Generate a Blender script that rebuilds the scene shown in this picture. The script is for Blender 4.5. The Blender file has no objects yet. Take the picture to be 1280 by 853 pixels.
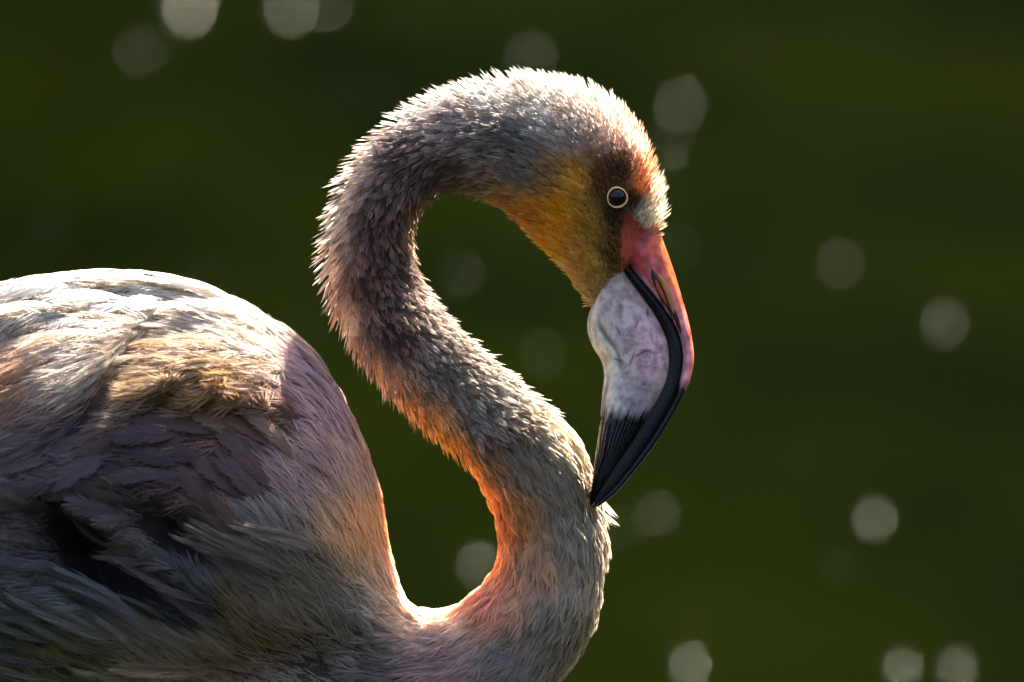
import bpy, math, random
import numpy as np
from mathutils import Matrix, Vector

# ------------------------------------------------------------------ camera, sky, sun, exposure
scene = bpy.context.scene
C = scene.collection
rng = np.random.default_rng(7)
random.seed(7)

S = 0.00035                      # metres per photograph pixel at the bird
PITCH = math.radians(8.0)        # the camera looks down on the pond
HEAD = 1.0                       # height of the picture centre above the water
DIST = 4.0
cp, sp = math.cos(PITCH), math.sin(PITCH)

cam_d = bpy.data.cameras.new('camera')
cam = bpy.data.objects.new('camera', cam_d)
C.objects.link(cam)
cam.location = (0, -DIST * cp, HEAD + DIST * sp)
cam.rotation_euler = (math.pi / 2 - PITCH, 0, 0)
cam_d.sensor_width = 36
cam_d.lens = 36 * DIST / (1280 * S)
cam_d.clip_start = 0.1
cam_d.clip_end = 1000
cam_d.dof.use_dof = True
cam_d.dof.focus_distance = DIST - 0.012
cam_d.dof.aperture_fstop = 9.5
cam_d.dof.aperture_blades = 0
scene.camera = cam

# sun: behind the bird, high, a little to the right
SUN_ELEV = math.radians(48)
SUN_AZ = math.radians(18)        # clockwise from +Y (away from the camera) towards +X
to_sun = Vector((math.sin(SUN_AZ) * math.cos(SUN_ELEV), math.cos(SUN_AZ) * math.cos(SUN_ELEV), math.sin(SUN_ELEV)))
world = bpy.data.worlds.new('World')
scene.world = world
world.use_nodes = True
wn = world.node_tree
for n in list(wn.nodes):
    wn.nodes.remove(n)
sky = wn.nodes.new('ShaderNodeTexSky')
sky.sky_type = 'NISHITA'
sky.sun_disc = False
sky.sun_elevation = SUN_ELEV
sky.sun_rotation = SUN_AZ
sky.air_density = 0.8
sky.dust_density = 4.0
sky.ozone_density = 0.4
bg = wn.nodes.new('ShaderNodeBackground')
bg.inputs['Strength'].default_value = 0.09
wo = wn.nodes.new('ShaderNodeOutputWorld')
wn.links.new(sky.outputs[0], bg.inputs[0])
wn.links.new(bg.outputs[0], wo.inputs[0])

sun_d = bpy.data.lights.new('sun', 'SUN')
sun_d.energy = 5.0
sun_d.angle = math.radians(0.5)
sun_d.color = (1.0, 0.91, 0.78)
sun = bpy.data.objects.new('sun', sun_d)
C.objects.link(sun)
sun.rotation_euler = to_sun.to_track_quat('Z', 'Y').to_euler()
sun.location = to_sun * 20

scene.view_settings.view_transform = 'Standard'
scene.view_settings.look = 'None'
scene.view_settings.exposure = 3.1
scene.view_settings.gamma = 1.0
scene.cycles.use_denoising = True
scene.cycles.max_bounces = 16
scene.cycles.diffuse_bounces = 10
scene.cycles.transmission_bounces = 12
scene.cycles.sample_clamp_indirect = 6.0

# ------------------------------------------------------------------ helpers
ROOT = np.array([-0.15, 0.0, 0.0])          # base of the bird on the water


def W(p):
    """bird coordinates (px right, px down, px depth away) -> metres relative to the bird's root"""
    p = np.asarray(p, float)
    x = (p[..., 0] - 640) * S
    z = (426.5 - p[..., 1]) * S
    y = p[..., 2] * S
    return np.stack([x, y * cp + z * sp, -y * sp + z * cp + HEAD], -1) - ROOT


def Wv(v):
    """direction (right, down, away) in pixels -> metres"""
    v = np.asarray(v, float)
    x, z, y = v[..., 0] * S, -v[..., 1] * S, v[..., 2] * S
    return np.stack([x, y * cp + z * sp, -y * sp + z * cp], -1)


def lin(rgb):
    c = np.asarray(rgb, float) / 255.0
    return np.where(c <= 0.04045, c / 12.92, ((c + 0.055) / 1.055) ** 2.4)


def new_mesh(name, verts, faces_flat, counts, cols=None, smooth=True):
    me = bpy.data.meshes.new(name)
    verts = np.asarray(verts, np.float32)
    faces_flat = np.asarray(faces_flat, np.int32)
    counts = np.asarray(counts, np.int32)
    me.vertices.add(len(verts))
    me.vertices.foreach_set('co', verts.ravel())
    me.loops.add(len(faces_flat))
    me.loops.foreach_set('vertex_index', faces_flat)
    me.polygons.add(len(counts))
    me.polygons.foreach_set('loop_start', np.concatenate([[0], np.cumsum(counts)[:-1]]).astype(np.int32))
    me.polygons.foreach_set('use_smooth', np.full(len(counts), smooth))
    me.update(calc_edges=True)
    if cols is not None:
        a = me.color_attributes.new('Col', 'FLOAT_COLOR', 'POINT')
        c4 = np.ones((len(verts), 4), np.float32)
        c4[:, :3] = cols
        a.data.foreach_set('color', c4.ravel())
    me.validate()
    return me


def link(name, me, mat=None, parent=None, **props):
    o = bpy.data.objects.new(name, me)
    C.objects.link(o)
    if mat and me and not me.materials:
        me.materials.append(mat)
    if parent:
        o.parent = parent
    for k, v in props.items():
        o[k] = v
    return o


def grid_faces(nr, nc, wrap=True):
    """quads of nr rings with nc points each"""
    i = np.arange(nr - 1)[:, None]
    j = np.arange(nc if wrap else nc - 1)[None, :]
    j2 = (j + 1) % nc
    f = np.stack([i * nc + j, i * nc + j2, (i + 1) * nc + j2, (i + 1) * nc + j], -1).reshape(-1, 4)
    return f


def catmull(tab, n):
    tab = np.asarray(tab, float)
    m = len(tab)
    u = np.linspace(0, m - 1 - 1e-9, n)
    k = u.astype(int)
    t = (u - k)[:, None]
    g = lambda q: tab[np.clip(q, 0, m - 1)]
    p0, p1, p2, p3 = g(k - 1), g(k), g(k + 1), g(k + 2)
    return 0.5 * (2 * p1 + (p2 - p0) * t + (2 * p0 - 5 * p1 + 4 * p2 - p3) * t ** 2 + (3 * p1 - p0 - 3 * p2 + p3) * t ** 3)


def mat_new(name):
    m = bpy.data.materials.new(name)
    m.use_nodes = True
    nt = m.node_tree
    for n in list(nt.nodes):
        nt.nodes.remove(n)
    out = nt.nodes.new('ShaderNodeOutputMaterial')
    return m, nt, out


def node(nt, kind, **kw):
    n = nt.nodes.new(kind)
    for k, v in kw.items():
        if k in n.inputs:
            n.inputs[k].default_value = v
        else:
            setattr(n, k, v)
    return n


def principled(name, color, rough=0.5, **kw):
    m, nt, out = mat_new(name)
    b = node(nt, 'ShaderNodeBsdfPrincipled')
    b.inputs['Base Color'].default_value = (*color, 1)
    b.inputs['Roughness'].default_value = rough
    for k, v in kw.items():
        b.inputs[k].default_value = v
    nt.links.new(b.outputs[0], out.inputs[0])
    return m


# ------------------------------------------------------------------ pond, bank, woodland
def build_setting():
    # water sheet with a few steep ripple crests that catch the sun
    m, nt, out = mat_new('pond_water')
    b = node(nt, 'ShaderNodeBsdfPrincipled')
    b.inputs['Roughness'].default_value = 0.09
    b.inputs['IOR'].default_value = 1.33
    b.inputs['Specular Tint'].default_value = (0.85, 1.0, 0.35, 1)
    tc = node(nt, 'ShaderNodeTexCoord')
    mp = node(nt, 'ShaderNodeMapping')
    mp.inputs['Scale'].default_value = (0.9, 0.35, 1)
    n1 = node(nt, 'ShaderNodeTexNoise')
    n1.inputs['Scale'].default_value = 1.6
    n1.inputs['Detail'].default_value = 3
    rp = node(nt, 'ShaderNodeValToRGB')
    rp.color_ramp.elements[0].position = 0.32
    rp.color_ramp.elements[0].color = (0.0006, 0.0014, 0.00003, 1)
    rp.color_ramp.elements[1].position = 0.68
    rp.color_ramp.elements[1].color = (0.0026, 0.0042, 0.00004, 1)
    nt.links.new(tc.outputs['Object'], mp.inputs[0])
    nt.links.new(mp.outputs[0], n1.inputs['Vector'])
    nt.links.new(n1.outputs[0], rp.inputs[0])
    nt.links.new(rp.outputs[0], b.inputs['Base Color'])
    mp2 = node(nt, 'ShaderNodeMapping')
    mp2.inputs['Scale'].default_value = (1.0, 2.2, 1)
    n2 = node(nt, 'ShaderNodeTexNoise')
    n2.inputs['Scale'].default_value = 2.2
    n2.inputs['Detail'].default_value = 4
    bp = node(nt, 'ShaderNodeBump')
    bp.inputs['Strength'].default_value = 0.12
    bp.inputs['Distance'].default_value = 0.05
    nt.links.new(tc.outputs['Object'], mp2.inputs[0])
    nt.links.new(mp2.outputs[0], n2.inputs['Vector'])
    nt.links.new(n2.outputs[0], bp.inputs['Height'])
    nt.links.new(bp.outputs[0], b.inputs['Normal'])
    nt.links.new(b.outputs[0], out.inputs[0])

    verts = [(-34, -30, 0), (34, -30, 0), (34, 38, 0), (-34, 38, 0)]
    faces, counts = [0, 1, 2, 3], [4]
    crests = [(232, 8, 2.1), (360, 10, 1.6), (405, 5, 1.0), (174, 63, .7), (197, 195, .3), (63, 288, .42), (262, 347, .42),
              (662, 72, .95), (470, 110, .35), (425, 115, .35), (849, 130, .95), (830, 185, .6), (845, 312, .5), (575, 342, .55),
              (676, 442, .55), (1050, 330, .75), (937, 342, .3), (1179, 403, 1.15), (1091, 647, 1.35), (820, 643, .95),
              (595, 705, 1.2), (766, 662, .6), (1048, 708, .4), (860, 829, 1.25), (1126, 834, 1.3), (1194, 833, 1.3),
              (862, 770, .3), (1000, 570, .3), (380, 405, .35), (110, 560, .4), (520, 20, .3), (940, 60, .3)]
    eye = np.array(cam.location)
    fwd = np.array([0, cp, -sp]); up = np.array([0, sp, cp]); right = np.array([1.0, 0, 0])
    nr, na = 12, 24
    for px, py, br in crests:
        d = fwd * DIST + right * (px - 640) * S + up * (426.5 - py) * S
        hit = eye + d * (-eye[2] / d[2])
        R = 0.0105 * br * (-eye[2] / d[2] * DIST / 11.0)                        # radius of curvature of the crest
        rad = 0.62 * R
        base = len(verts)
        verts.append((hit[0], hit[1], R * 0.40 + 0.002))
        for i in range(1, nr + 1):
            q = i / nr
            r = q * rad * 1.35
            z = 0.40 * R * (0.5 + 0.5 * math.cos(math.pi * q)) ** 1.1 + 0.002
            for a in range(na):
                t = 2 * math.pi * a / na
                verts.append((hit[0] + r * math.cos(t), hit[1] + r * math.sin(t), z))
        for a in range(na):
            faces += [base, base + 1 + a, base + 1 + (a + 1) % na]; counts.append(3)
        for i in range(nr - 1):
            for a in range(na):
                p = base + 1 + i * na
                faces += [p + a, p + na + a, p + na + (a + 1) % na, p + (a + 1) % na]; counts.append(4)
    me = new_mesh('water', verts, faces, counts)
    link('water', me, m, None, kind='structure', label='dark olive green pond water with blurred sun glints', category='water')

    # pond bed and far bank
    gm, nt, out = mat_new('bank_soil')
    b = node(nt, 'ShaderNodeBsdfPrincipled')
    b.inputs['Roughness'].default_value = 0.9
    nz = node(nt, 'ShaderNodeTexNoise'); nz.inputs['Scale'].default_value = 0.8; nz.inputs['Detail'].default_value = 6
    r2 = node(nt, 'ShaderNodeValToRGB')
    r2.color_ramp.elements[0].color = (0.02, 0.025, 0.008, 1)
    r2.color_ramp.elements[1].color = (0.06, 0.075, 0.02, 1)
    nt.links.new(nz.outputs[0], r2.inputs[0]); nt.links.new(r2.outputs[0], b.inputs['Base Color']); nt.links.new(b.outputs[0], out.inputs[0])
    ys = [1, 26, 29, 31, 60, 260]
    zs = [-0.45, -0.45, 0.15, 0.5, 1.2, 2.0]
    angs = np.linspace(0, 2 * math.pi, 48, endpoint=False)
    v = [(y * math.sin(a), 4 + y * math.cos(a), z) for y, z in zip(ys, zs) for a in angs]
    f = grid_faces(len(ys), 48)
    link('ground', new_mesh('ground', v, f.ravel(), [4] * len(f)), gm, None, kind='structure', label='muddy pond bed rising to grassy banks', category='ground')

    # woodland: the far bank is what the water mirrors, the near shore blocks sky
    lm = principled('woodland_leaves', (0.012, 0.0195, 0.0006), 0.8, **{'Specular IOR Level': .1})
    V, F = [], []
    n_leaf = 0
    for k in range(150):
        a = 2 * math.pi * (k + random.uniform(-.3, .3)) / 75
        rr = 36 + (k // 75) * 7 + random.uniform(0, 3)       # two rows of trees round the pond
        cx, cy = rr * math.sin(a), 4 + rr * math.cos(a)
        H = random.uniform(17, 22) + (k // 75) * 3 if math.cos(a) > -.1 else random.uniform(8, 13)   # lower on the near shore: unseen trees added to cut frontal sky fill
        npt = 2200 if math.cos(a) > .9 else 900
        z = rng.uniform(0, 1, npt)
        ph = rng.uniform(0, 2 * np.pi, npt)
        r = 3.4 * np.sqrt(1 - z ** 3) * rng.uniform(.5, 1, npt) ** .5
        c = np.stack([cx + r * np.cos(ph), cy + r * np.sin(ph), .2 + z * H], 1)
        s1 = rng.normal(size=(npt, 3)); s2 = rng.normal(size=(npt, 3))
        s1 *= .5 / np.linalg.norm(s1, axis=1)[:, None]; s2 *= .5 / np.linalg.norm(s2, axis=1)[:, None]
        V.append(np.stack([c - s1, c - s2, c + s1, c + s2], 1).reshape(-1, 3))
    V = np.concatenate(V)
    f = np.arange(len(V))
    link('woodland', new_mesh('woodland', V, f, [4] * (len(V) // 4), smooth=False), lm, None, kind='stuff',
         label='dense green woodland mirrored in the water, with unseen near shore trees added to block sky', category='woodland')


build_setting()

# ------------------------------------------------------------------ flamingo: plumage colours, light painted in
PIG_LIT = np.array([
    # px, py, r, g, b   (plumage colour by place, backlit glow and neck shade painted in)
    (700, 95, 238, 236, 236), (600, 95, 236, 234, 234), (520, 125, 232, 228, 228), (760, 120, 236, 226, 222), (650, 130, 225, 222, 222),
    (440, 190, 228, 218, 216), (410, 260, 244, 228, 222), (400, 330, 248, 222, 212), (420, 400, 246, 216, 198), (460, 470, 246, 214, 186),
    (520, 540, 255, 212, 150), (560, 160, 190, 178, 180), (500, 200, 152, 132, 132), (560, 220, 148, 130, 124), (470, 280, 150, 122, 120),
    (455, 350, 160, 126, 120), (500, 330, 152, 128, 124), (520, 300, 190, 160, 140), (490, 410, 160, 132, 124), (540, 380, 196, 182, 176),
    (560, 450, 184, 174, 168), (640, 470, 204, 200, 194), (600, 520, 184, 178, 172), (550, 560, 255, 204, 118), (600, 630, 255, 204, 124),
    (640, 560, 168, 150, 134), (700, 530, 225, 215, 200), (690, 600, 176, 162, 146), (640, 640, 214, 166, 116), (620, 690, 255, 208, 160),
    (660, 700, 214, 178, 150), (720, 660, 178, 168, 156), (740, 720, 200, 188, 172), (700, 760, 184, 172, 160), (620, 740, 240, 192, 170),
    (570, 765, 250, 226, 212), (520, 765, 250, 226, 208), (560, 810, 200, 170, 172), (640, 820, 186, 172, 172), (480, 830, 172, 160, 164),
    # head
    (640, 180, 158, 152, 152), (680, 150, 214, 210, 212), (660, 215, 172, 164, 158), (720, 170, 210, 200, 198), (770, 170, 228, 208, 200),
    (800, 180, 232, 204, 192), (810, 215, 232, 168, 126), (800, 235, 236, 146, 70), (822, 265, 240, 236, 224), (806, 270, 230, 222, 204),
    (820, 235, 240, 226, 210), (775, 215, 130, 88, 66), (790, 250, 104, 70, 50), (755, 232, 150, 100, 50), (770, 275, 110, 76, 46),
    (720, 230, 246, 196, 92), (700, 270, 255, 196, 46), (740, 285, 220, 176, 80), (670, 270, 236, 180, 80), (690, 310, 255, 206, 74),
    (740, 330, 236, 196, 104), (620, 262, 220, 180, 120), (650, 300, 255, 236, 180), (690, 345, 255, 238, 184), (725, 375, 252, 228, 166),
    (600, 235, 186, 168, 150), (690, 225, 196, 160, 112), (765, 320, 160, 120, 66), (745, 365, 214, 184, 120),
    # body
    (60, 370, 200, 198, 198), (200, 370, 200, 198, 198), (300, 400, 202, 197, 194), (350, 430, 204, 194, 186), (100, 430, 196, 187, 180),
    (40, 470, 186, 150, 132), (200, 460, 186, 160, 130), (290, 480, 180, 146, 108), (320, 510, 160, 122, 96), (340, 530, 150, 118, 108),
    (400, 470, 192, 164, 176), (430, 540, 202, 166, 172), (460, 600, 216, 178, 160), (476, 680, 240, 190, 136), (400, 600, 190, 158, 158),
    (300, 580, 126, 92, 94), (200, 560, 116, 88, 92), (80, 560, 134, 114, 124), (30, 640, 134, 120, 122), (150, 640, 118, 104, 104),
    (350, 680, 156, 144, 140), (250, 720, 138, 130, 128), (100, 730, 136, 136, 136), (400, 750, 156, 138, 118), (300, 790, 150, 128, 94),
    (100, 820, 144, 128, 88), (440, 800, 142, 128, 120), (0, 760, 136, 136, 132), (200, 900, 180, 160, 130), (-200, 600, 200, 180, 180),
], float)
PIG_LIT_C = lin(PIG_LIT[:, 2:]) * np.array([1.0, .95, .84])
flank = (PIG_LIT[:, 0] < 420) & (PIG_LIT[:, 1] > 540)
PIG_LIT_C[flank] *= .78                                  # flank shade painted into the plumage colour


def pigment_lit(px, py):
    p = np.stack([np.asarray(px, float).ravel(), np.asarray(py, float).ravel()], 1)
    out = np.zeros((len(p), 3))
    for a in range(0, len(p), 20000):
        q = p[a:a + 20000]
        d2 = ((q[:, None, :] - PIG_LIT[None, :, :2]) ** 2).sum(-1) + 60.0
        w = d2 ** -2.0
        out[a:a + 20000] = (w[..., None] * PIG_LIT_C[None]).sum(1) / w.sum(1)[:, None]
    return out


# ------------------------------------------------------------------ flamingo: one continuous body
# outer outline point, inner outline point, half width in depth, depth of the centre, inset for the plumage
RINGS = [
    (800, 300, 760, 352, 16, 8, 4), (818, 291, 744, 384, 30, 8, 8), (827, 262, 731, 388, 42, 8, 9), (825, 228, 717, 376, 55, 8, 9),
    (818, 192, 700, 360, 66, 8, 10), (802, 152, 680, 341, 74, 8, 12),
    (776, 120, 660, 321, 78, 9, 13), (742, 99, 642, 302, 79, 10, 14), (700, 88, 622, 283, 78, 12, 15), (655, 84, 603, 268, 75, 15, 15),
    (608, 87, 585, 258, 70, 19, 16), (563, 98, 568, 254, 67, 23, 16), (520, 116, 553, 256, 64, 28, 16), (480, 143, 541, 264, 62, 33, 16),
    (448, 175, 532, 275, 62, 37, 16), (422, 212, 527, 290, 62, 40, 16), (405, 252, 526, 304, 63, 42, 16), (395, 296, 528, 322, 64, 43, 16),
    (393, 338, 534, 340, 65, 43, 16), (402, 377, 545, 360, 66, 42, 16), (418, 414, 560, 379, 66, 40, 16), (441, 454, 580, 401, 66, 37, 15),
    (470, 494, 606, 426, 66, 33, 14), (503, 530, 638, 453, 67, 29, 13), (536, 559, 670, 480, 68, 24, 12), (566, 585, 704, 511, 70, 22, 11),
    (590, 619, 730, 546, 72, 22, 10), (603, 652, 747, 582, 74, 22, 10), (609, 686, 758, 622, 76, 20, 10), (604, 712, 767, 665, 79, 15, 9),
    (590, 733, 765, 715, 82, 8, 9), (572, 748, 752, 775, 86, 0, 8), (552, 756, 720, 835, 90, 0, 8), (535, 758, 672, 890, 96, 0, 7),
    (521, 755, 610, 935, 106, 0, 6), (508, 745, 540, 965, 122, 0, 5), (498, 725, 465, 985, 142, 0, 5), (489, 695, 395, 1000, 160, 0, 4),
    (481, 652, 330, 1008, 175, 0, 4), (471, 605, 270, 1010, 188, 0, 4), (450, 542, 205, 1008, 198, 0, 4), (420, 483, 150, 1000, 205, 0, 4),
    (385, 436, 100, 990, 208, 0, 4), (345, 405, 50, 980, 209, 0, 4), (300, 379, 0, 970, 208, 0, 4), (240, 358, -50, 955, 205, 0, 4),
    (180, 347, -100, 940, 200, 0, 4), (120, 344, -150, 920, 195, 0, 4), (60, 349, -200, 895, 188, 0, 4), (0, 358, -250, 870, 180, 0, 4),
    (-90, 380, -320, 830, 160, 0, 4), (-200, 425, -390, 780, 130, 0, 4), (-320, 485, -450, 730, 90, 0, 4), (-450, 560, -520, 690, 50, 0, 4),
    (-600, 640, -610, 680, 20, 0, 2)]
NS, NT = 55 * 6, 96
RG = catmull(RINGS, NS)
RG[:, 6] += 1.0 * np.interp(np.linspace(0, len(RINGS) - 1, NS), [2, 5, 9, 12, 20, 24, 29, 33, 36], [3, 5, 4, 2, 1, 4, 6, 4, 0])
TH = np.linspace(0, 2 * np.pi, NT, endpoint=False)


def surf(u, th):
    """u = ring index (float, 0..54), th = angle; returns point in px space"""
    r = np.stack([np.interp(u, np.linspace(0, len(RINGS) - 1, NS), RG[:, k]) for k in range(7)], -1)
    cx, cy = (r[..., 0] + r[..., 2]) / 2, (r[..., 1] + r[..., 3]) / 2
    hx, hy = (r[..., 0] - r[..., 2]) / 2, (r[..., 1] - r[..., 3]) / 2
    h = np.hypot(hx, hy) + 1e-9
    k = np.maximum((h - r[..., 6]) / h, .2)
    w = np.maximum(r[..., 4] - r[..., 6], 3)
    c, s = np.cos(th), np.sin(th)
    ex = 0.92
    c2 = np.sign(c) * np.abs(c) ** ex
    s2 = np.sign(s) * np.abs(s) ** ex
    slim = np.interp(u, [2, 4, 8, 10], [0, 9, 9, 0]) * np.clip(-c, 0, 1) + np.interp(u, [20, 23, 30, 33], [0, 8, 8, 0]) * np.clip(c, 0, 1)
    k = k - slim / h
    p = np.stack([cx + hx * k * c2, cy + hy * k * c2, r[..., 5] - w * s2], -1)
    return dent(p, u)


DENTS = [  # hollows and swells on the near flank: px, py, sx, sy, angle, depth (+ inwards)
    (118, 688, 24, 46, -35, 105), (200, 742, 62, 22, 28, 100), (243, 678, 44, 18, 34, 80),
    (158, 462, 12, 62, 38, 46), (300, 526, 60, 12, 10, 24), (215, 506, 11, 50, 50, 26), (95, 470, 60, 34, -20, -24), (262, 462, 60, 30, -10, -34), (258, 415, 80, 7, 6, 16), (300, 470, 9, 34, 40, 18),
    (330, 500, 34, 24, 0, -14), (60, 590, 120, 50, -20, -18), (380, 590, 60, 60, 0, -16), (300, 650, 90, 26, 14, -14), (390, 700, 60, 60, 0, -8),
    (200, 690, 90, 20, 30, -20), (120, 760, 100, 26, 24, -22), (400, 840, 80, 40, 20, 40), (300, 800, 80, 20, -12, -14),
    (365, 470, 12, 70, -12, 12), (60, 376, 80, 5, -4, 22), (150, 366, 50, 5, 5, 18), (110, 398, 60, 6, -8, 14), (20, 420, 60, 8, -15, 16)]


def dent(p, u):
    p = p.copy()
    m = (u > 34) & (p[..., 2] < 0)
    if not np.any(m):
        return p
    q = p[m]
    dz = np.zeros(len(q))
    for px, py, sx, sy, ang, dep in DENTS:
        a = math.radians(ang)
        dx, dy = q[:, 0] - px, q[:, 1] - py
        x = dx * math.cos(a) + dy * math.sin(a)
        y = -dx * math.sin(a) + dy * math.cos(a)
        dz += 1.15 * dep * np.exp(-0.5 * ((x / sx) ** 2 + (y / sy) ** 2))
    fade = np.clip(-q[:, 2] / 60, 0, 1)
    q[:, 2] += dz * fade
    p[m] = q
    return p


def frame(u, th):
    e = 0.05
    p = surf(u, th)
    t = surf(np.minimum(u + e, len(RINGS) - 1.0), th) - surf(np.maximum(u - e, 0), th)
    b = surf(u, th + .02) - surf(u, th - .02)
    t /= np.linalg.norm(t, axis=-1, keepdims=True) + 1e-9
    b /= np.linalg.norm(b, axis=-1, keepdims=True) + 1e-9
    n = np.cross(t, b)
    n /= np.linalg.norm(n, axis=-1, keepdims=True) + 1e-9
    # make sure that it points outwards
    r = np.stack([np.interp(u, np.linspace(0, len(RINGS) - 1, NS), (RG[:, 0] + RG[:, 2]) / 2),
                  np.interp(u, np.linspace(0, len(RINGS) - 1, NS), (RG[:, 1] + RG[:, 3]) / 2),
                  np.interp(u, np.linspace(0, len(RINGS) - 1, NS), RG[:, 5])], -1)
    sgn = np.sign(((p - r) * n).sum(-1, keepdims=True))
    n = n * np.where(sgn == 0, 1, sgn)
    b = np.cross(n, t)
    return p, t, b, n


def plumage_material(name, source, trans=0.42):
    m, nt, out = mat_new(name)
    if source == 'attr':
        a = node(nt, 'ShaderNodeAttribute', attribute_name='Col')
        col = a.outputs['Color']
    else:
        a = node(nt, 'ShaderNodeObjectInfo')
        at = node(nt, 'ShaderNodeAttribute', attribute_name='Col')
        mm = node(nt, 'ShaderNodeMix', data_type='RGBA', blend_type='MULTIPLY'); mm.inputs[0].default_value = 1
        nt.links.new(a.outputs['Color'], mm.inputs[6]); nt.links.new(at.outputs['Color'], mm.inputs[7])
        col = mm.outputs[2]
    d = node(nt, 'ShaderNodeBsdfPrincipled')
    d.inputs['Roughness'].default_value = 0.55
    d.inputs['Specular IOR Level'].default_value = 0.25
    tr = node(nt, 'ShaderNodeBsdfTranslucent')
    g = node(nt, 'ShaderNodeGamma')
    g.inputs['Gamma'].default_value = 0.8
    mx = node(nt, 'ShaderNodeMixShader')
    mx.inputs[0].default_value = trans
    nt.links.new(col, d.inputs['Base Color'])
    nt.links.new(col, g.inputs[0])
    nt.links.new(g.outputs[0], tr.inputs['Color'])
    nt.links.new(d.outputs[0], mx.inputs[1])
    nt.links.new(tr.outputs[0], mx.inputs[2])
    nt.links.new(mx.outputs[0], out.inputs[0])
    return m


bird = link('flamingo', None, None, None, category='flamingo',
            label='grey and pink flamingo with orange cheek, arched fluffy neck and bent black tipped bill')
bird.location = ROOT
bird.empty_display_size = 0.1

# --- skin
uu = np.repeat(np.linspace(0, len(RINGS) - 1, NS)[:, None], NT, 1)
tt = np.repeat(TH[None, :], NS, 0)
SK = surf(uu, tt)
sv = SK.reshape(-1, 3)
f = grid_faces(NS, NT)
capA, capB = list(range(NT)), list(range((NS - 1) * NT, NS * NT))
ff = np.concatenate([f.ravel(), np.array(capA[::-1] + capB)])
cc = [4] * len(f) + [NT, NT]
skin_m, nt, out = mat_new('skin')
b = node(nt, 'ShaderNodeBsdfPrincipled'); b.inputs['Roughness'].default_value = 0.8
b.inputs['Specular IOR Level'].default_value = 0.1
a = node(nt, 'ShaderNodeAttribute', attribute_name='Col')
nz = node(nt, 'ShaderNodeTexNoise'); nz.inputs['Scale'].default_value = 520; nz.inputs['Detail'].default_value = 5
rp = node(nt, 'ShaderNodeValToRGB')
rp.color_ramp.elements[0].position = .35; rp.color_ramp.elements[0].color = (.4, .3, .3, 1)
rp.color_ramp.elements[1].position = .62; rp.color_ramp.elements[1].color = (1.1, 1.1, 1.1, 1)
mm = node(nt, 'ShaderNodeMix', data_type='RGBA', blend_type='MULTIPLY'); mm.inputs[0].default_value = 1
bp = node(nt, 'ShaderNodeBump'); bp.inputs['Strength'].default_value = .5; bp.inputs['Distance'].default_value = .0006
nt.links.new(nz.outputs[0], rp.inputs[0]); nt.links.new(nz.outputs[0], bp.inputs['Height']); nt.links.new(bp.outputs[0], b.inputs['Normal'])
nt.links.new(a.outputs['Color'], mm.inputs[6]); nt.links.new(rp.outputs[0], mm.inputs[7])
nt.links.new(mm.outputs[2], b.inputs['Base Color']); nt.links.new(b.outputs[0], out.inputs[0])
skin_c = pigment_lit(sv[:, 0], sv[:, 1])
skin_c = skin_c * np.interp(skin_c.max(1), [.3, .5, .8], [.25, .45, .85])[:, None]     # skin darkened under grey plumage, as painted shade between the tufts
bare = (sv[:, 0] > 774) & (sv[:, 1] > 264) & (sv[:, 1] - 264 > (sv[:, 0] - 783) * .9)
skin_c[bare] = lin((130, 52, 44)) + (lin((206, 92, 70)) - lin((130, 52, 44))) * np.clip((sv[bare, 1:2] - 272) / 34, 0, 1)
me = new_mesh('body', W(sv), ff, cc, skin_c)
link('body', me, skin_m, bird)

EYE = (771.0, 248.0)


def skin_depth(px, py):
    q = SK.reshape(-1, 3)
    q = q[q[:, 2] < 12]
    d2 = (q[:, 0] - px) ** 2 + (q[:, 1] - py) ** 2
    k = np.argsort(d2)[:6]
    return q[k, 2].min()


# --- plumage strands: every small feather is a spray of barbs
def rows(u0, u1, spacing):
    """staggered, jittered rows of feather roots between rings u0 and u1"""
    us, ths = [], []
    u = u0
    while u < u1:
        thv = np.linspace(0, 2 * np.pi, 64, endpoint=False)
        ring = surf(np.full(64, u), thv)
        seg = np.linalg.norm(np.roll(ring, -1, 0) - ring, axis=1)
        n = max(6, int(seg.sum() / spacing))
        cum = np.concatenate([[0], np.cumsum(seg)])
        pos = (np.arange(n) + rng.uniform(0, 1) + rng.uniform(-.38, .38, n)) / n * cum[-1]
        th = np.interp(pos % cum[-1], cum, np.append(thv, 2 * np.pi))
        du = 0.1
        step = np.linalg.norm(surf(np.full(64, min(u + du, 54)), thv) - ring, axis=1)
        mean = np.percentile(step, 70) / du
        # where rings crowd together (inside of a bend) thin the row out
        local = np.interp(th, thv, step) / du
        keep = rng.uniform(0, 1, n) < np.clip(local / mean + .12, 0, 1)
        us.append(np.full(n, u)[keep] + rng.uniform(-.4, .4, keep.sum()) * spacing / mean)
        ths.append(th[keep])
        u += spacing / mean
    return np.clip(np.concatenate(us), 0, 54), np.concatenate(ths)


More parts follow.
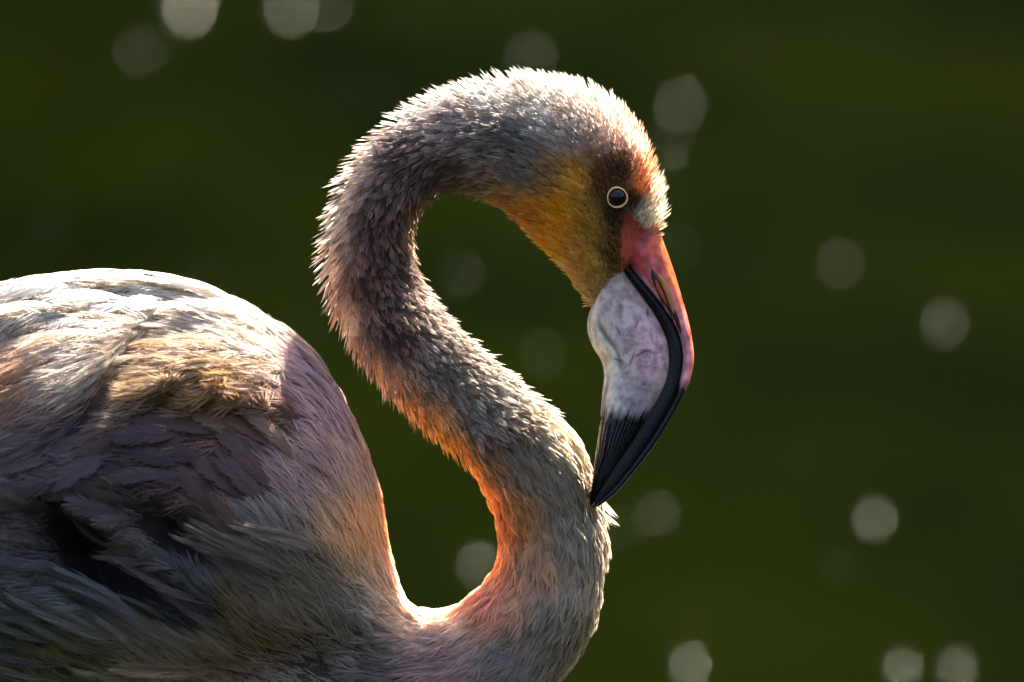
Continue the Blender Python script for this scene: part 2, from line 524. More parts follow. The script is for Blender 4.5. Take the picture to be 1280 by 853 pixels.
def tufts(u, th, length, lift, nb, width, spread, barb_w, col, turn=None, curl=0.5, ragged=.12, conv=.45, jit=.14, dark=0.0, tone=.1):
    """arrays per tuft -> ribbon mesh arrays (px space)"""
    n = len(u)
    p, t, b, nn = frame(u, th)
    if turn is not None:
        ct, st = np.cos(turn)[:, None], np.sin(turn)[:, None]
        t, b = t * ct + b * st, b * ct - t * st
    L = (length * rng.uniform(.75, 1.2, n))[:, None, None]
    lf = (lift + rng.normal(0, .12, n))[:, None, None]
    yaw = rng.normal(0, .2, n)[:, None]
    t, b = t * np.cos(yaw) + b * np.sin(yaw), b * np.cos(yaw) - t * np.sin(yaw)
    k = np.arange(nb)
    side = np.where(k % 2 == 0, 1.0, -1.0)[None, :, None]
    start = np.clip(rng.uniform(0, .62, (n, nb, 1)), 0, 1)                     # where the barb leaves the shaft
    blen = (1 - start) * rng.uniform(.75, 1 + ragged, (n, nb, 1))              # reaches nearly the tip
    ang = side * spread * rng.uniform(.15, 1.0, (n, nb, 1))
    q = np.array([0, .35, .7, 1.0])[None, None, :]                             # stations along a barb
    along = start + blen * q                                                   # n, nb, 4
    lat = np.sin(ang) * blen * q * (1 - conv * q) + side * .02
    # the shaft bends back towards the skin
    a_ = lf * (1 - curl * along)
    h = along * np.sin(np.clip(a_, -.3, 1.5)) - .55 * lat ** 2 / np.maximum(width, .05)
    f_ = along * np.cos(a_)
    P = (p[:, None, None, :] + (f_ * L)[..., None] * t[:, None, None, :] + (lat * L * width * 2.2)[..., None] * b[:, None, None, :]
         + (h * L)[..., None] * nn[:, None, None, :])
    # ribbon width across
    wv = barb_w * np.array([1.0, .9, .6])[None, None, :, None]
    tw = rng.normal(0, .5, (n, nb, 1, 1))
    across = b[:, None, None, :] * np.cos(tw) + nn[:, None, None, :] * np.sin(tw)
    A = P[:, :, :3] - across * wv * .5
    B = P[:, :, :3] + across * wv * .5
    V = np.concatenate([np.stack([A, B], 3).reshape(n, nb, 6, 3), P[:, :, 3:4]], 2)   # 7 verts
    streak = np.where(rng.uniform(0, 1, (n, nb, 1)) < dark, .3, 1.0)                 # dark shafts among the pale barbs
    cj = np.clip(col[:, None, :] * rng.uniform(1 - jit, 1 + jit, (n, nb, 1)) * rng.uniform(1 - tone, 1 + tone * .8, (n, 1, 1)), 0, .93) * streak
    CO = np.repeat(cj[:, :, None, :], 7, 2)
    return V.reshape(-1, 3), CO.reshape(-1, 3)


BF = np.array([0, 1, 3, 2, 2, 3, 5, 4, 4, 5, 6])
BC = np.array([4, 4, 3])


def ribbons(name, V, CO, mat, parent, **props):
    nb = len(V) // 7
    faces = (np.arange(nb)[:, None] * 7 + BF[None]).ravel()
    counts = np.tile(BC, nb)
    me = new_mesh(name, W(V), faces, counts, CO)
    return link(name, me, mat, parent, **props)


plume_m = plumage_material('plumage', 'attr', 0.68)
down_m = plumage_material('body_down', 'attr', 0.35)
feather_m = plumage_material('contour_feather', 'object', 0.35)


def lerp_u(u, tab):
    tab = np.array(tab, float)
    return np.interp(u, tab[:, 0], tab[:, 1])


LORE = [(781, 272), (786, 272), (800, 290), (813, 292), (792, 332), (775, 322)]


def in_lore(px, py):
    inside = np.zeros(len(px), bool)
    for i in range(len(LORE)):
        (x1, y1), (x2, y2) = LORE[i], LORE[i - 1]
        c = ((y1 > py) != (y2 > py)) & (px < (x2 - x1) * (py - y1) / (y2 - y1 + 1e-9) + x1)
        inside ^= c
    return inside


def clear_face(p):
    """no feathers over the eye and the bare lore"""
    return (np.hypot(p[:, 0] - EYE[0], p[:, 1] - EYE[1]) > 13.2) & ~in_lore(p[:, 0], p[:, 1])


# head
u, th = rows(0.5, 9.0, 5.2)
p = surf(u, th)
ok = clear_face(p)
u, th, p = u[ok], th[ok], p[ok]
throat = np.clip((-np.cos(th) - .2) / .8, 0, 1)
crown = np.clip((np.cos(th) - .1) / .7, 0, 1)
ln = lerp_u(u, [(0, 8), (2, 11), (4, 13), (6, 14.5), (9, 16)]) * (1 - .05 * throat) * (1 + .2 * crown) + 6 * crown * (u < 3.2)
de = np.hypot(p[:, 0] - EYE[0], p[:, 1] - EYE[1])
ln *= np.clip(de / 45, .55, 1)
lift = lerp_u(u, [(0, .5), (3, .6), (9, .68)]) * (1 + .15 * throat) + .45 * crown
hp = pigment_lit(p[:, 0], p[:, 1])
hdark = np.where(hp[:, 2] / hp[:, 0] > .55, .16, .05)[:, None, None]      # the grey nape is streaked, the orange cheek hardly
V1, C1 = tufts(u, th, ln * 1.15, lift, 11, .34, .9, 1.15, pigment_lit(p[:, 0], p[:, 1]), conv=.9, curl=.25, dark=hdark, tone=.2)
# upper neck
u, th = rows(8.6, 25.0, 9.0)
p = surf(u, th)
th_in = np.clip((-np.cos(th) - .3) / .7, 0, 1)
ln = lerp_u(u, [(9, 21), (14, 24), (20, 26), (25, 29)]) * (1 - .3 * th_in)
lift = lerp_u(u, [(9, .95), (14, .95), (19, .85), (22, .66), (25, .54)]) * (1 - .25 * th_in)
V2, C2 = tufts(u, th, ln, lift, 22, .38, .95, 1.1, pigment_lit(p[:, 0], p[:, 1]), conv=.95, ragged=.02, curl=.15, dark=.26, tone=.46)
k = rng.uniform(0, 1, len(u)) < .4
Vs, Cs = tufts(u[k], th[k], ln[k] * 1.25, lift[k] * 1.0, 4, .16, .8, .8, pigment_lit(p[k, 0], p[k, 1]), conv=.95, ragged=.02, curl=.1)
# lower neck
u, th = rows(25.0, 36.5, 9.0)
p = surf(u, th)
ln = lerp_u(u, [(25, 32), (29, 38), (33, 40), (36, 40)])
lift = lerp_u(u, [(25, .52), (29, .46), (33, .34), (36, .22)]) + .2 * np.clip(np.cos(th), 0, 1) * np.interp(u, [25, 30, 33], [1, 1, 0])
V3, C3 = tufts(u, th, ln, lift, 20, .3, .9, 1.5, pigment_lit(p[:, 0], p[:, 1]), curl=.7)
# a few long plumes that stick out under the bill tip
k = 16
u5, th5 = rng.uniform(26.6, 28.2, k), np.pi + rng.uniform(-.5, .6, k)
p5 = surf(u5, th5)
V5, C5 = tufts(u5, th5, np.full(k, 44.0), np.full(k, .62), 22, .26, .8, 1.3, np.tile(lin((235, 222, 200)), (k, 1)), curl=.2, conv=.85)
V3, C3 = np.concatenate([V3, V5]), np.concatenate([C3, C5])
ribbons('head_feathers', V1, C1, plume_m, bird, kind='stuff')
ribbons('neck_feathers', np.concatenate([V2, Vs, V3]), np.concatenate([C2, Cs, C3]), plume_m, bird, kind='stuff')


def hollow(p, grow=1.25):
    h = np.zeros(len(p), bool)
    for px, py, sx, sy, ang, dep in DENTS[:3]:
        a = math.radians(ang)
        dx, dy = p[:, 0] - px, p[:, 1] - py
        h |= (((dx * math.cos(a) + dy * math.sin(a)) / sx) ** 2 + ((-dx * math.sin(a) + dy * math.cos(a)) / sy) ** 2 < grow ** 2) & (p[:, 2] < 0)
    return h


# body down
def body_turn(p):
    """how far the feathers turn from the head-to-tail line: hanging down and back on the shoulder"""
    px, py = p[:, 0], p[:, 1]
    top = np.exp(-.5 * (((px - 150) / 200) ** 2 + ((py - 500) / 70) ** 2))
    return top


u, th = rows(36.5, 52.0, 9.5)
p = surf(u, th)
near = (p[:, 2] < 70) & (p[:, 0] > -120)
keep = (near | (rng.uniform(0, 1, len(u)) < .35)) & ~hollow(p)
u, th, p = u[keep], th[keep], p[keep]
turn = np.where(p[:, 2] < 0, 1.0, -1.0) * body_turn(p) * .75
upf = np.clip(-frame(u, th)[3][:, 1], 0, 1)
blift = .20 - .13 * upf
V4, C4 = tufts(u, th, np.full(len(u), 50.0), blift, 15, .3, .85, 1.15, pigment_lit(p[:, 0], p[:, 1]), turn=turn, curl=.9, jit=.08, conv=.3)
ribbons('body_down', V4, C4, down_m, bird, kind='stuff')


# --- contour feathers of the body, one object each
def feather_mesh(i):
    """a cupped vane: neighbouring barbs are webbed together, only their tips are free"""
    r = np.random.default_rng(100 + i)
    V, F, cnt, CO = [], [], [], []
    K = 26
    wid = .25 + .03 * r.uniform(-1, 1)
    split = r.integers(6, K - 4, 3)
    ST = (0, .35, .65, .86)

    def zz(x, y):
        return .10 * math.sin(x * 2.2) - .9 * y * y - .12 * x * x

    for sd in (1, -1):
        base = len(V)
        for k in range(K):
            q = k / (K - 1)
            x0 = .04 + .90 * q
            blen = wid * (math.sin(math.pi * min(1, q * .90 + .03)) ** .6) * r.uniform(.93, 1.05) * 1.2
            a = math.radians(56 - 38 * q + r.normal(0, 2))
            relief = r.normal(0, .0022)
            tone = r.uniform(.93, 1.05)
            for s_ in ST:
                ang = a * (1 - .4 * s_)
                x, y = x0 + blen * s_ * math.cos(ang) * 1.1, sd * blen * s_ * math.sin(ang)
                V.append((x, y, zz(x, y) + relief * s_ * 3)); CO.append((tone,) * 3)
            for tip in (0, 1):
                s_ = r.uniform(.95, 1.25)
                ang = a * (1 - .45 * s_) + tip * .12 + r.normal(0, .05)
                x, y = x0 + blen * s_ * math.cos(ang) * 1.1, sd * blen * s_ * math.sin(ang)
                V.append((x, y, zz(x, y) + r.normal(0, .006))); CO.append((tone,) * 3)
        for k in range(K - 1):
            o, p = base + k * 6, base + (k + 1) * 6
            for j in range(3):
                if j == 2 and k in split:
                    continue
                F += [o + j, o + j + 1, p + j + 1, p + j]; cnt.append(4)
            m = len(V)
            V.append(tuple((np.array(V[o + 3]) + np.array(V[p + 3])) / 2)); CO.append(CO[o])
            F += [o + 3, o + 4, m]; cnt.append(3)
            F += [m, o + 5, p + 3]; cnt.append(3)
    base = len(V)
    for k in range(7):
        x = k / 6 * .95
        w = .008 * (1 - .8 * k / 6)
        V += [(x, -w, zz(x, 0) + .005), (x, w, zz(x, 0) + .005)]; CO += [(.95,) * 3] * 2
    for k in range(6):
        o = base + 2 * k
        F += [o, o + 2, o + 3, o + 1]; cnt.append(4)
    me = new_mesh('feather', V, F, cnt, np.array(CO))
    me.materials.append(feather_m)
    return me


def loose_feather_mesh(i):
    """a soft plume: barbs that hang apart from one another"""
    r = np.random.default_rng(300 + i)
    V, F, cnt, CO = [], [], [], []
    K = 60
    for sd in (1, -1):
        for k in range(K):
            q = k / (K - 1)
            x0 = .02 + .86 * q ** .9
            blen = .30 * (math.sin(math.pi * min(1, q * .88 + .04)) ** .5) * r.uniform(.6, 1.2)
            a = math.radians(48 - 32 * q + r.normal(0, 6))
            zr = r.normal(0, .02)
            tone = r.uniform(.85, 1.08)
            base = len(V)
            for j, s_ in enumerate((0, .4, .75, 1.0)):
                ang = a * (1 - .6 * s_)
                x, y = x0 + blen * s_ * math.cos(ang) * 1.25, sd * blen * s_ * math.sin(ang)
                w = .0065 * (1, .95, .7, .15)[j]
                z = .10 * math.sin(x * 2.2) - .7 * y * y - .16 * x * x + zr * s_
                V += [(x - w, y - sd * w * .5, z), (x + w, y + sd * w * .5, z + .002)]; CO += [(tone,) * 3] * 2
            for j in range(3):
                o = base + 2 * j
                F += [o, o + 2, o + 3, o + 1]; cnt.append(4)
    me = new_mesh('feather', V, F, cnt, np.array(CO))
    me.materials.append(feather_m)
    return me


FEATHERS = [feather_mesh(i) for i in range(8)]
LOOSE = [loose_feather_mesh(i) for i in range(4)]


def feather(u, th, length, width, lift, turn, k, tint=1.0, raise_=1.0, kinds=None):
    p, t, b, n = frame(np.array([u]), np.array([th]))
    p, t, b, n = p[0], t[0], b[0], n[0]
    t, b = t * math.cos(turn) + b * math.sin(turn), b * math.cos(turn) - t * math.sin(turn)
    x = t * math.cos(lift) + n * math.sin(lift)
    z = n * math.cos(lift) - t * math.sin(lift)
    X, Y, Z = Wv(x * length), Wv(np.cross(z, x) * width), Wv(z * length)
    if np.dot(np.cross(X, Y), Z) < 0:
        Y = -Y
    kinds = kinds or FEATHERS
    o = link('feather', kinds[k % len(kinds)], None, bird)
    L = W(p + n * raise_)
    o.matrix_local = Matrix([[X[i], Y[i], Z[i], L[i]] for i in range(3)] + [[0, 0, 0, 1]])
    tip = p + x * length * .75
    c = pigment_lit([tip[0]], [tip[1]])[0] * tint
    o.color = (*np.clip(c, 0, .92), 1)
    return o


def cover():
    made = 0
    u, th = rows(38.5, 50.0, 36.0)
    p, t, b, n = frame(u, th)
    order = np.argsort(-u)
    for i in order:
        q = p[i]
        if hollow(q[None] + 26 * t[i][None], 1.1)[0] or hollow(q[None], 1.3)[0] or n[i][2] > .35 or not (-70 < q[0] < 470) or q[1] > 900:
            continue
        hang = float(body_turn(q[None])[0])
        L = np.interp(q[1], [340, 480, 700, 900], [95, 85, 84, 84]) * random.uniform(.85, 1.2)
        if q[0] > 380:
            L *= .7
        lift = random.uniform(.0, .04) * np.clip(1 - (-n[i][1]) * .9, .1, 1) + (.05 if q[1] > 620 else 0)
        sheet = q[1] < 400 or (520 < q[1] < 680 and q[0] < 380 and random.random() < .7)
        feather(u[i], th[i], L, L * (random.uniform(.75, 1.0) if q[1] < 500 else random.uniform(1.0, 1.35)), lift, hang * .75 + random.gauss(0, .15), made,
                random.uniform(.95, 1.05) * (1 if q[1] < 430 else .52 if sheet else .72), 1.2 if q[1] < 430 else 2.0, None if sheet else LOOSE)  # darker tints on the lower feathers paint in the self-shadow of the down
        made += 1
        if made >= 255:
            break
    print('contour feathers', made)


cover()


def plume(px, py, dx, dy, length, width, lift, k, tint):
    """a long loose feather rooted at a place on the near flank and pointing a given way"""
    g = SK.copy()
    d2 = (g[..., 0] - px) ** 2 + (g[..., 1] - py) ** 2 + np.where(g[..., 2] > 0, 1e7, 0)
    i, j = np.unravel_index(d2.argmin(), d2.shape)
    u_, th_ = uu[i, j], tt[i, j]
    p, t, b, n = [v[0] for v in frame(np.array([u_]), np.array([th_]))]
    d = np.array([dx, dy, 0.0]); d -= n * d.dot(n)
    feather(u_, th_, length, width, lift, math.atan2(d.dot(b), d.dot(t)), k, tint, -2.0, LOOSE)


PLUMES = [(372, 722, -.85, -.52, 150, 60, .2), (352, 700, -.93, -.36, 130, 54, .2), (350, 752, -.8, -.6, 120, 50, .22), (395, 690, -.95, -.3, 120, 50, .14),
          (290, 772, -.84, -.54, 185, 66, .26), (262, 770, -.88, -.47, 150, 58, .28), (300, 800, -.78, -.6, 140, 50, .2), (240, 790, -.88, -.48, 130, 56, .26),
          (205, 800, -.87, -.5, 170, 70, .26), (170, 800, -.9, -.44, 150, 60, .28), (150, 820, -.85, -.52, 150, 60, .22), (110, 800, -.92, -.4, 130, 58, .24),
          (60, 790, -.9, -.42, 120, 60, .2), (260, 846, -.97, -.24, 150, 60, .14), (150, 860, -.97, -.2, 150, 60, .14), (330, 850, -.95, -.3, 120, 50, .14)]
for i, (px, py, dx, dy, ln_, wd_, lf_) in enumerate(PLUMES):
    for j in range(2):
        plume(px + 14 * j, py - 10 * j, dx, dy + .12 * j, ln_ * (1 - .12 * j), wd_ * 2.0, lf_ * (1 - .2 * j), i * 2 + j, 1.0)


# ------------------------------------------------------------------ bill
def tipward(y):
    """the bill swings a little towards the viewer as it reaches the neck"""
    return -48 * np.clip((np.asarray(y) - 380) / 250, 0, 1.05) ** 1.3


def loft(stations, n, m, d0, ex=.9):
    T = catmull(stations, n)
    th = np.linspace(0, 2 * np.pi, m, endpoint=False)
    c, s = np.cos(th), np.sin(th)
    c = np.sign(c) * np.abs(c) ** ex
    s = np.sign(s) * np.abs(s) ** ex
    ctr = (T[:, :2] + T[:, 2:4]) / 2
    hv = (T[:, 2:4] - T[:, :2]) / 2
    P = np.zeros((n, m, 3))
    P[..., 0] = ctr[:, None, 0] + hv[:, None, 0] * c[None]
    P[..., 1] = ctr[:, None, 1] + hv[:, None, 1] * c[None]
    P[..., 2] = d0 - T[:, None, 4] * s[None] + tipward(P[..., 1])
    return P, th


def loft_obj(name, P, cols, mat, parent, **props):
    n, m = P.shape[:2]
    f = grid_faces(n, m)
    ff = np.concatenate([f.ravel(), np.arange(m)[::-1], np.arange((n - 1) * m, n * m)])
    me = new_mesh(name, W(P.reshape(-1, 3)), ff, [4] * len(f) + [m, m], None if cols is None else cols.reshape(-1, 3))
    return link(name, me, mat, parent, **props)


def bill_material(name, rough, streak):
    m, nt, out = mat_new(name)
    b = node(nt, 'ShaderNodeBsdfPrincipled')
    b.inputs['Specular IOR Level'].default_value = .2
    a = node(nt, 'ShaderNodeAttribute', attribute_name='Col')
    tc = node(nt, 'ShaderNodeTexCoord')
    mp = node(nt, 'ShaderNodeMapping'); mp.inputs['Scale'].default_value = (1, .6, .22)
    mp.inputs['Rotation'].default_value = (0, math.radians(-8), 0)
    nz = node(nt, 'ShaderNodeTexNoise'); nz.inputs['Scale'].default_value = 620; nz.inputs['Detail'].default_value = 3
    rp = node(nt, 'ShaderNodeValToRGB')
    rp.color_ramp.elements[0].position = .30; rp.color_ramp.elements[0].color = (streak, streak, streak, 1)
    rp.color_ramp.elements[1].position = .37; rp.color_ramp.elements[1].color = (1, 1, 1, 1)
    nz2 = node(nt, 'ShaderNodeTexNoise'); nz2.inputs['Scale'].default_value = 260; nz2.inputs['Detail'].default_value = 5
    rp2 = node(nt, 'ShaderNodeValToRGB')
    rp2.color_ramp.elements[0].position = .36; rp2.color_ramp.elements[0].color = (.6, .56, .58, 1)
    rp2.color_ramp.elements[1].position = .6; rp2.color_ramp.elements[1].color = (1.08, 1.05, 1.05, 1)
    m1 = node(nt, 'ShaderNodeMix', data_type='RGBA', blend_type='MULTIPLY'); m1.inputs[0].default_value = 1
    m2 = node(nt, 'ShaderNodeMix', data_type='RGBA', blend_type='MULTIPLY'); m2.inputs[0].default_value = 1
    nt.links.new(tc.outputs['Object'], mp.inputs[0]); nt.links.new(mp.outputs[0], nz.inputs['Vector'])
    nt.links.new(tc.outputs['Object'], nz2.inputs['Vector'])
    nt.links.new(nz.outputs[0], rp.inputs[0]); nt.links.new(nz2.outputs[0], rp2.inputs[0])
    nt.links.new(a.outputs['Color'], m1.inputs[6]); nt.links.new(rp.outputs[0], m1.inputs[7])
    nt.links.new(m1.outputs[2], m2.inputs[6]); nt.links.new(rp2.outputs[0], m2.inputs[7])
    nt.links.new(m2.outputs[2], b.inputs['Base Color'])
    rr = node(nt, 'ShaderNodeMapRange')
    rr.inputs['From Min'].default_value = 0.0; rr.inputs['From Max'].default_value = .25
    rr.inputs['To Min'].default_value = .2; rr.inputs['To Max'].default_value = rough
    bw = node(nt, 'ShaderNodeRGBToBW')
    nt.links.new(a.outputs['Color'], bw.inputs[0]); nt.links.new(bw.outputs[0], rr.inputs['Value']); nt.links.new(rr.outputs[0], b.inputs['Roughness'])
    b.inputs['Subsurface Weight'].default_value = .03
    b.inputs['Subsurface Radius'].default_value = (.006, .002, .001)
    b.inputs['Subsurface Scale'].default_value = 1.0
    bp = node(nt, 'ShaderNodeBump'); bp.inputs['Strength'].default_value = .6; bp.inputs['Distance'].default_value = .0008
    nt.links.new(nz.outputs[0], bp.inputs['Height']); nt.links.new(bp.outputs[0], b.inputs['Normal'])
    nt.links.new(b.outputs[0], out.inputs[0])
    return m


D0 = 8.0
bill = link('bill', None, None, bird)
lower_st = [(752, 352, 772, 318, 22), (745, 372, 779, 330, 30), (736, 394, 788, 346, 35), (734.5, 414, 803, 366, 38), (741, 434, 819, 389, 40), (752, 452, 831, 411, 40),
            (755, 470, 838.5, 434, 39), (753, 490, 838.5, 460, 37), (751, 512, 831, 486, 34), (748, 538, 815, 514, 30), (745, 562, 798, 542, 26),
            (742, 585, 780, 568, 21), (739, 608, 762, 594, 16), (737, 624, 748, 616, 10), (738.5, 632, 741, 629, 4)]
PL, thl = loft(lower_st, 300, 144, D0, .88)
px, py = PL[..., 0].copy(), PL[..., 1].copy()
cosv = np.cos(thl)[None] * np.ones_like(px)
near_far = np.where(np.sin(thl)[None] > 0, 1, -1)
wob = cosv + .03 * np.sin(py / 19) + .02 * np.sin(py / 7.3 + 2)
rear = np.clip((-cosv - .2) / .3, 0, 1)
flute = np.sin(wob * 21 + 1.6 * np.sin(wob * 7 + py / 60)) * rear * (.6 + .4 * np.sin(py / 23 + wob * 9))
tipz = np.clip((py - 500) / 30, 0, 1)
PL[..., 2] += near_far * (2.4 * flute * np.clip((py - 360) / 20, 0, 1) + .7 * np.sin(wob * 44) * tipz)
jag = np.interp(thl, np.linspace(0, 2 * np.pi, 60), rng.uniform(-1, 1, 60)) * 5 + np.interp(thl, np.linspace(0, 2 * np.pi, 144), rng.uniform(-1, 1, 144)) * 6
line = 508 + .05 * (px - 780) + jag[None] - 22 * np.clip((px - 815) / 25, 0, 1)
k = np.clip((py - line) / 16, 0, 1)[..., None]
L3 = lambda c: lin(c)[None, None]
mixc = lambda a_, b_, w_: a_ * (1 - w_) + b_ * w_
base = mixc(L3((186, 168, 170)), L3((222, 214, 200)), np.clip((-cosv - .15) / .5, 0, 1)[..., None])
base = mixc(base, L3((196, 152, 172)), (.8 * np.exp(-((px - 812) / 22) ** 2 - ((py - 440) / 55) ** 2))[..., None])
base = mixc(base, L3((140, 138, 156)), (.7 * np.exp(-((px - 800) / 26) ** 2 - ((py - 496) / 22) ** 2))[..., None])
base = mixc(base, L3((150, 132, 120)), (.8 * np.clip((362 - py) / 22, 0, 1))[..., None])
for bx_, by_, br_, ba_ in ((781, 362, 6, .7), (776, 384, 3.5, .7), (798, 378, 7, .35), (789, 372, 5, .4), (769, 352, 6, .5)):
    base = mixc(base, L3((110, 80, 56)), (ba_ * np.exp(-((px - bx_) ** 2 + (py - by_) ** 2) / br_ ** 2))[..., None])
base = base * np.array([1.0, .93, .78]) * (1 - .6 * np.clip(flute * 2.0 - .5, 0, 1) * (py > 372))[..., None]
rb = np.random.default_rng(5)
for _ in range(70):                                        # scratches in the horn
    if _ < 8:
        cx_, cy_, a_, l_, w_, d_ = rb.uniform(770, 815), rb.uniform(390, 450), rb.uniform(-.9, .9) + (1.2 if _ % 2 else 0), rb.uniform(5, 10), 1.4, .75
    else:
        cx_, cy_, a_, l_, w_, d_ = rb.uniform(782, 836), rb.uniform(420, 505), rb.uniform(-.2, 1.3), rb.uniform(1.2, 3), .8, .5
    X_ = (px - cx_) * math.cos(a_) + (py - cy_) * math.sin(a_); Y_ = -(px - cx_) * math.sin(a_) + (py - cy_) * math.cos(a_)
    base = base * (1 - d_ * np.exp(-(X_ / l_) ** 4 - (Y_ / w_) ** 2))[..., None]
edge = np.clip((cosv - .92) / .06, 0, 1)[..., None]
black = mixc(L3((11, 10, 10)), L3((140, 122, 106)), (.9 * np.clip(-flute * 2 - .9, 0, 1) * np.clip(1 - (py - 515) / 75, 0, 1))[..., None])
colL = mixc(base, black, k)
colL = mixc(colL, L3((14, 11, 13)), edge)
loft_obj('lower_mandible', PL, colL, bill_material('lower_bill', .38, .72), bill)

upper_st = [(770, 296, 808, 266, 22), (775, 314, 822, 282, 26), (783, 331, 829, 301, 30), (801, 352, 838, 326, 33), (815, 368, 846, 350, 34), (829, 386, 853, 374, 33),
            (842, 406, 860, 399, 31), (850.5, 428, 865.5, 426, 29), (852.5, 452, 867, 453, 27), (848, 478, 860, 483, 24),
            (837, 504, 847, 511, 22), (820, 533, 829, 542, 19), (802, 560, 810, 569, 16), (783, 586, 789, 595, 13), (765, 608, 770, 616, 10),
            (749, 624, 752, 630, 6), (740, 632, 741, 635, 3)]
PU, thu = loft(upper_st, 300, 100, D0, .85)
px, py = PU[..., 0], PU[..., 1]
cu = np.cos(thu)[None]
t_red = np.clip((py - 330) / 90, 0, 1)[..., None]
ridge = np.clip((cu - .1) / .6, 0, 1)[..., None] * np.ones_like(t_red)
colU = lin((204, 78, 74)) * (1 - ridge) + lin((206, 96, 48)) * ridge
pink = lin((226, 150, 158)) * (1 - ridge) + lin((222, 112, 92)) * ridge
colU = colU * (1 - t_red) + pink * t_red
lip = (np.clip((-cu - .62) / .1, 0, 1) * np.clip((py - 338) / 12, 0, 1))[..., None]
colU = colU * (1 - lip) + L3((238, 176, 182)) * lip
rb = np.random.default_rng(8)
for _ in range(46):
    cx_, cy_ = rb.uniform(778, 866), rb.uniform(285, 470)
    hue = L3(((150, 40, 44), (226, 120, 50), (120, 52, 40), (236, 140, 120))[_ % 4])
    colU = mixc(colU, hue, (rb.uniform(.25, .6) * np.exp(-((px - cx_) / rb.uniform(3, 8)) ** 2 - ((py - cy_) / rb.uniform(4, 12)) ** 2))[..., None] * (1 - lip))
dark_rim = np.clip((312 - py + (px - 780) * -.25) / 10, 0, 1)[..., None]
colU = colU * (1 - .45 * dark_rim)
jagu = np.interp(thu, np.linspace(0, 2 * np.pi, 30), rng.uniform(-1, 1, 30)) * 4
kb = np.clip((py - 472 - jagu[None]) / 14, 0, 1)[..., None]
colU = colU * (1 - kb) + lin((20, 17, 19)) * kb
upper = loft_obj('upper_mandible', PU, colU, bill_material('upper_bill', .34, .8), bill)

# dark mouth line between the mandibles
gape_st = []
LT, UT = catmull(lower_st, 40), catmull(upper_st, 40)
for q in range(40):
    l, up_ = LT[q, 2:4], None
    dd = np.hypot(UT[:, 0] - l[0], UT[:, 1] - l[1])
    j = int(dd.argmin())
    v = UT[j, :2] - l
    gape_st.append((l[0] - 9 + 0 * v[0], l[1] - 5, UT[j, 0] + 5, UT[j, 1] + 2, max(1.5, min(LT[q, 4], UT[j, 4]) * .72)))
PG, _ = loft(gape_st[2:-1], 90, 24, D0, .7)
loft_obj('mouth_line', PG, None, principled('mouth_dark', (.008, .006, .006), .3, **{'Specular IOR Level': .15}), bill)

# lamellae: the comb along the edge of the tip
V, F, cnt = [], [], []
nl = 34
for q in range(nl):
    t = q / (nl - 1)
    c0 = np.array([816 - 62 * t, 531 + 84 * t])
    ax = np.array([-.59, .80]); cr = np.array([-.80, -.59])
    wz = np.interp(t, [0, 1], [17, 9])
    ln_ = np.interp(t, [0, .5, 1], [5, 7, 4])
    base = len(V)
    for s in (0, 1):
        for e in (-1, 1):
            a = c0 + cr * ln_ * s + ax * e * .75
            zt = tipward(a[1]) + D0 - wz; V.append((a[0], a[1], zt - 3.5 * s - 1.0)); V.append((a[0], a[1], zt + 6))
    for q4 in ((0, 2, 6, 4), (1, 5, 7, 3), (0, 4, 5, 1), (2, 3, 7, 6), (0, 1, 3, 2), (4, 6, 7, 5)):
        F += [base + z for z in q4]; cnt.append(4)
link('lamellae', new_mesh('lamellae', W(V), F, cnt, smooth=False), principled('horn_comb', (.05, .048, .048), .35, **{'Specular IOR Level': .3}), bill, kind='stuff')


# nostril
def upper_depth(px_, py_):
    q = PU.reshape(-1, 3); q = q[q[:, 2] < D0]
    return q[((q[:, 0] - px_) ** 2 + (q[:, 1] - py_) ** 2).argsort()[:5], 2].mean()


def slit(name, pts, wid, off, mat, dome):
    V, F, cnt = [], [], []
    pts = catmull(pts, 18)
    for i, (x, y) in enumerate(pts):
        q = i / 17
        w = wid * math.sin(math.pi * min(max(q, .02), .98)) ** .6
        d = pts[min(i + 1, 17)] - pts[max(i - 1, 0)]; d /= np.hypot(*d)
        nrm = np.array([-d[1], d[0]])
        for s in (-1, -.5, 0, .5, 1):
            a = np.array([x, y]) + nrm * w * s
            V.append((a[0], a[1], upper_depth(*a) - off - dome * (1 - s * s)))
    f = grid_faces(18, 5, False)
    return link(name, new_mesh(name, W(V), f.ravel(), [4] * len(f)), mat, bill)


slit('nostril_groove', [(814, 337), (819, 350), (828, 368), (838, 388), (846, 408), (850, 424)], 5.5, .7, principled('nostril_groove', (.045, .014, .012), .4), .2)
slit('nostril_rim', [(822, 343), (828, 352), (834, 364), (839, 380), (842, 392)], 3.4, 1.2, principled('nostril_rim', (.46, .17, .05), .45), .7)
slit('nostril', [(819, 350), (823, 360), (828, 370), (833, 380)], 2.3, 3.0, principled('nostril_flesh', (.5, .09, .025), .3), .2)

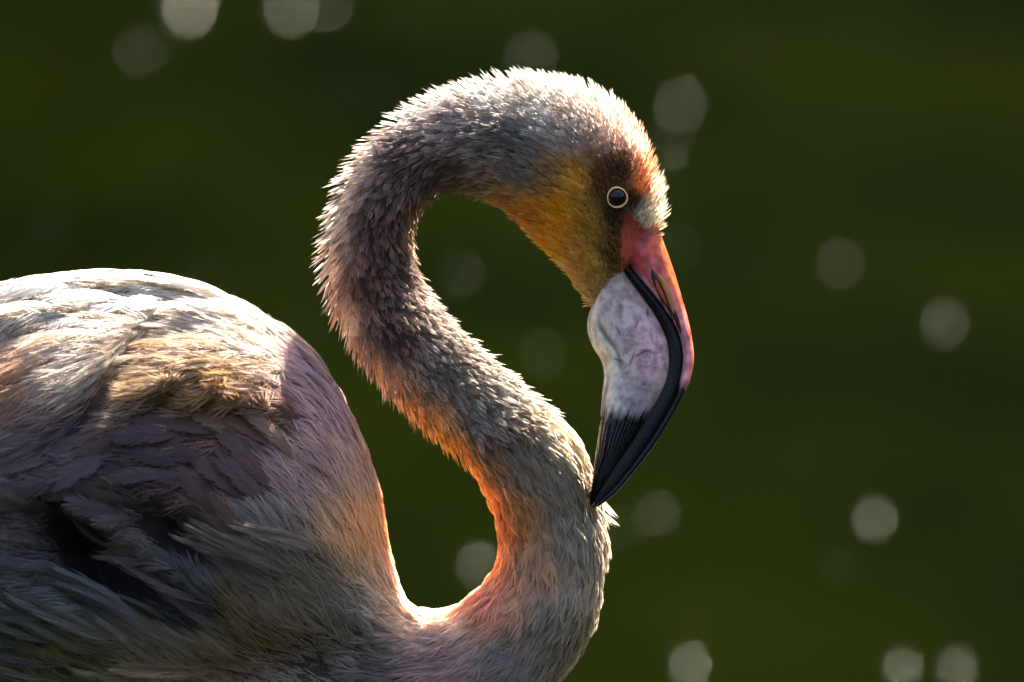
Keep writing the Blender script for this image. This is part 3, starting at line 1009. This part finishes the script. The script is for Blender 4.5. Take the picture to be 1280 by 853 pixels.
# ------------------------------------------------------------------ eyes
for side in (-1, 1):
    dsk = skin_depth(*EYE)
    dz = dsk - 1.0 if side < 0 else 2 * 8 - (dsk - 1.0)
    R = 11.5
    eye = link('eye', None, None, bird)
    n1, n2 = 14, 28
    P = np.zeros((n1, n2, 3))
    for i in range(n1):
        a = math.pi * (i + .3) / (n1 - .4)
        P[i, :, 0] = EYE[0] + R * math.sin(a) * np.cos(np.linspace(0, 2 * np.pi, n2, endpoint=False))
        P[i, :, 1] = EYE[1] + R * math.sin(a) * np.sin(np.linspace(0, 2 * np.pi, n2, endpoint=False))
        P[i, :, 2] = dz - R * .75 * math.cos(a) - side * -2
    loft_obj('eyeball', P, None, principled('eyeball', (.006, .004, .004), .05, **{'Specular IOR Level': .25}), eye)
    tor = np.zeros((40, 10, 3))
    ph = np.linspace(0, 2 * np.pi, 10, endpoint=False)
    for i in range(40):
        a = 2 * math.pi * i / 40
        rr = 12.2 + .25 * math.sin(3 * a + 1) + (1.05 + .3 * math.sin(a * 2 - .8)) * np.cos(ph)
        tor[i, :, 0] = EYE[0] + rr * math.cos(a); tor[i, :, 1] = EYE[1] + rr * math.sin(a)
        tor[i, :, 2] = dz + side * 5.5 + 1.6 * np.sin(ph)
    f = grid_faces(41, 10) % 400
    me = new_mesh('eye_ring', W(tor.reshape(-1, 3)), f.ravel(), [4] * len(f))
    link('eye_ring', me, principled('eye_ring', (.85, .44, .17), .5), eye)

# ------------------------------------------------------------------ legs (below the picture, standing in the pond)
leg_m = principled('leg_skin', (.42, .16, .15), .5)
for side in (-1, 1):
    top = W((150, 960, side * 60))
    knee = top + np.array([.03, 0, -.36]); foot = np.array([knee[0] - .03, knee[1], -.44])
    st = [(top, .016), (top * .6 + knee * .4, .010), (knee + np.array([0, 0, .03]), .008), (knee, .012), (knee - np.array([0, 0, .03]), .008),
          (knee * .4 + foot * .6, .007), (foot, .008)]
    V = []
    for c, r in st:
        for a in np.linspace(0, 2 * np.pi, 12, endpoint=False):
            V.append(c + np.array([r * math.cos(a), r * math.sin(a), 0]))
    f = grid_faces(len(st), 12)
    link('leg', new_mesh('leg', V, f.ravel(), [4] * len(f)), leg_m, bird)
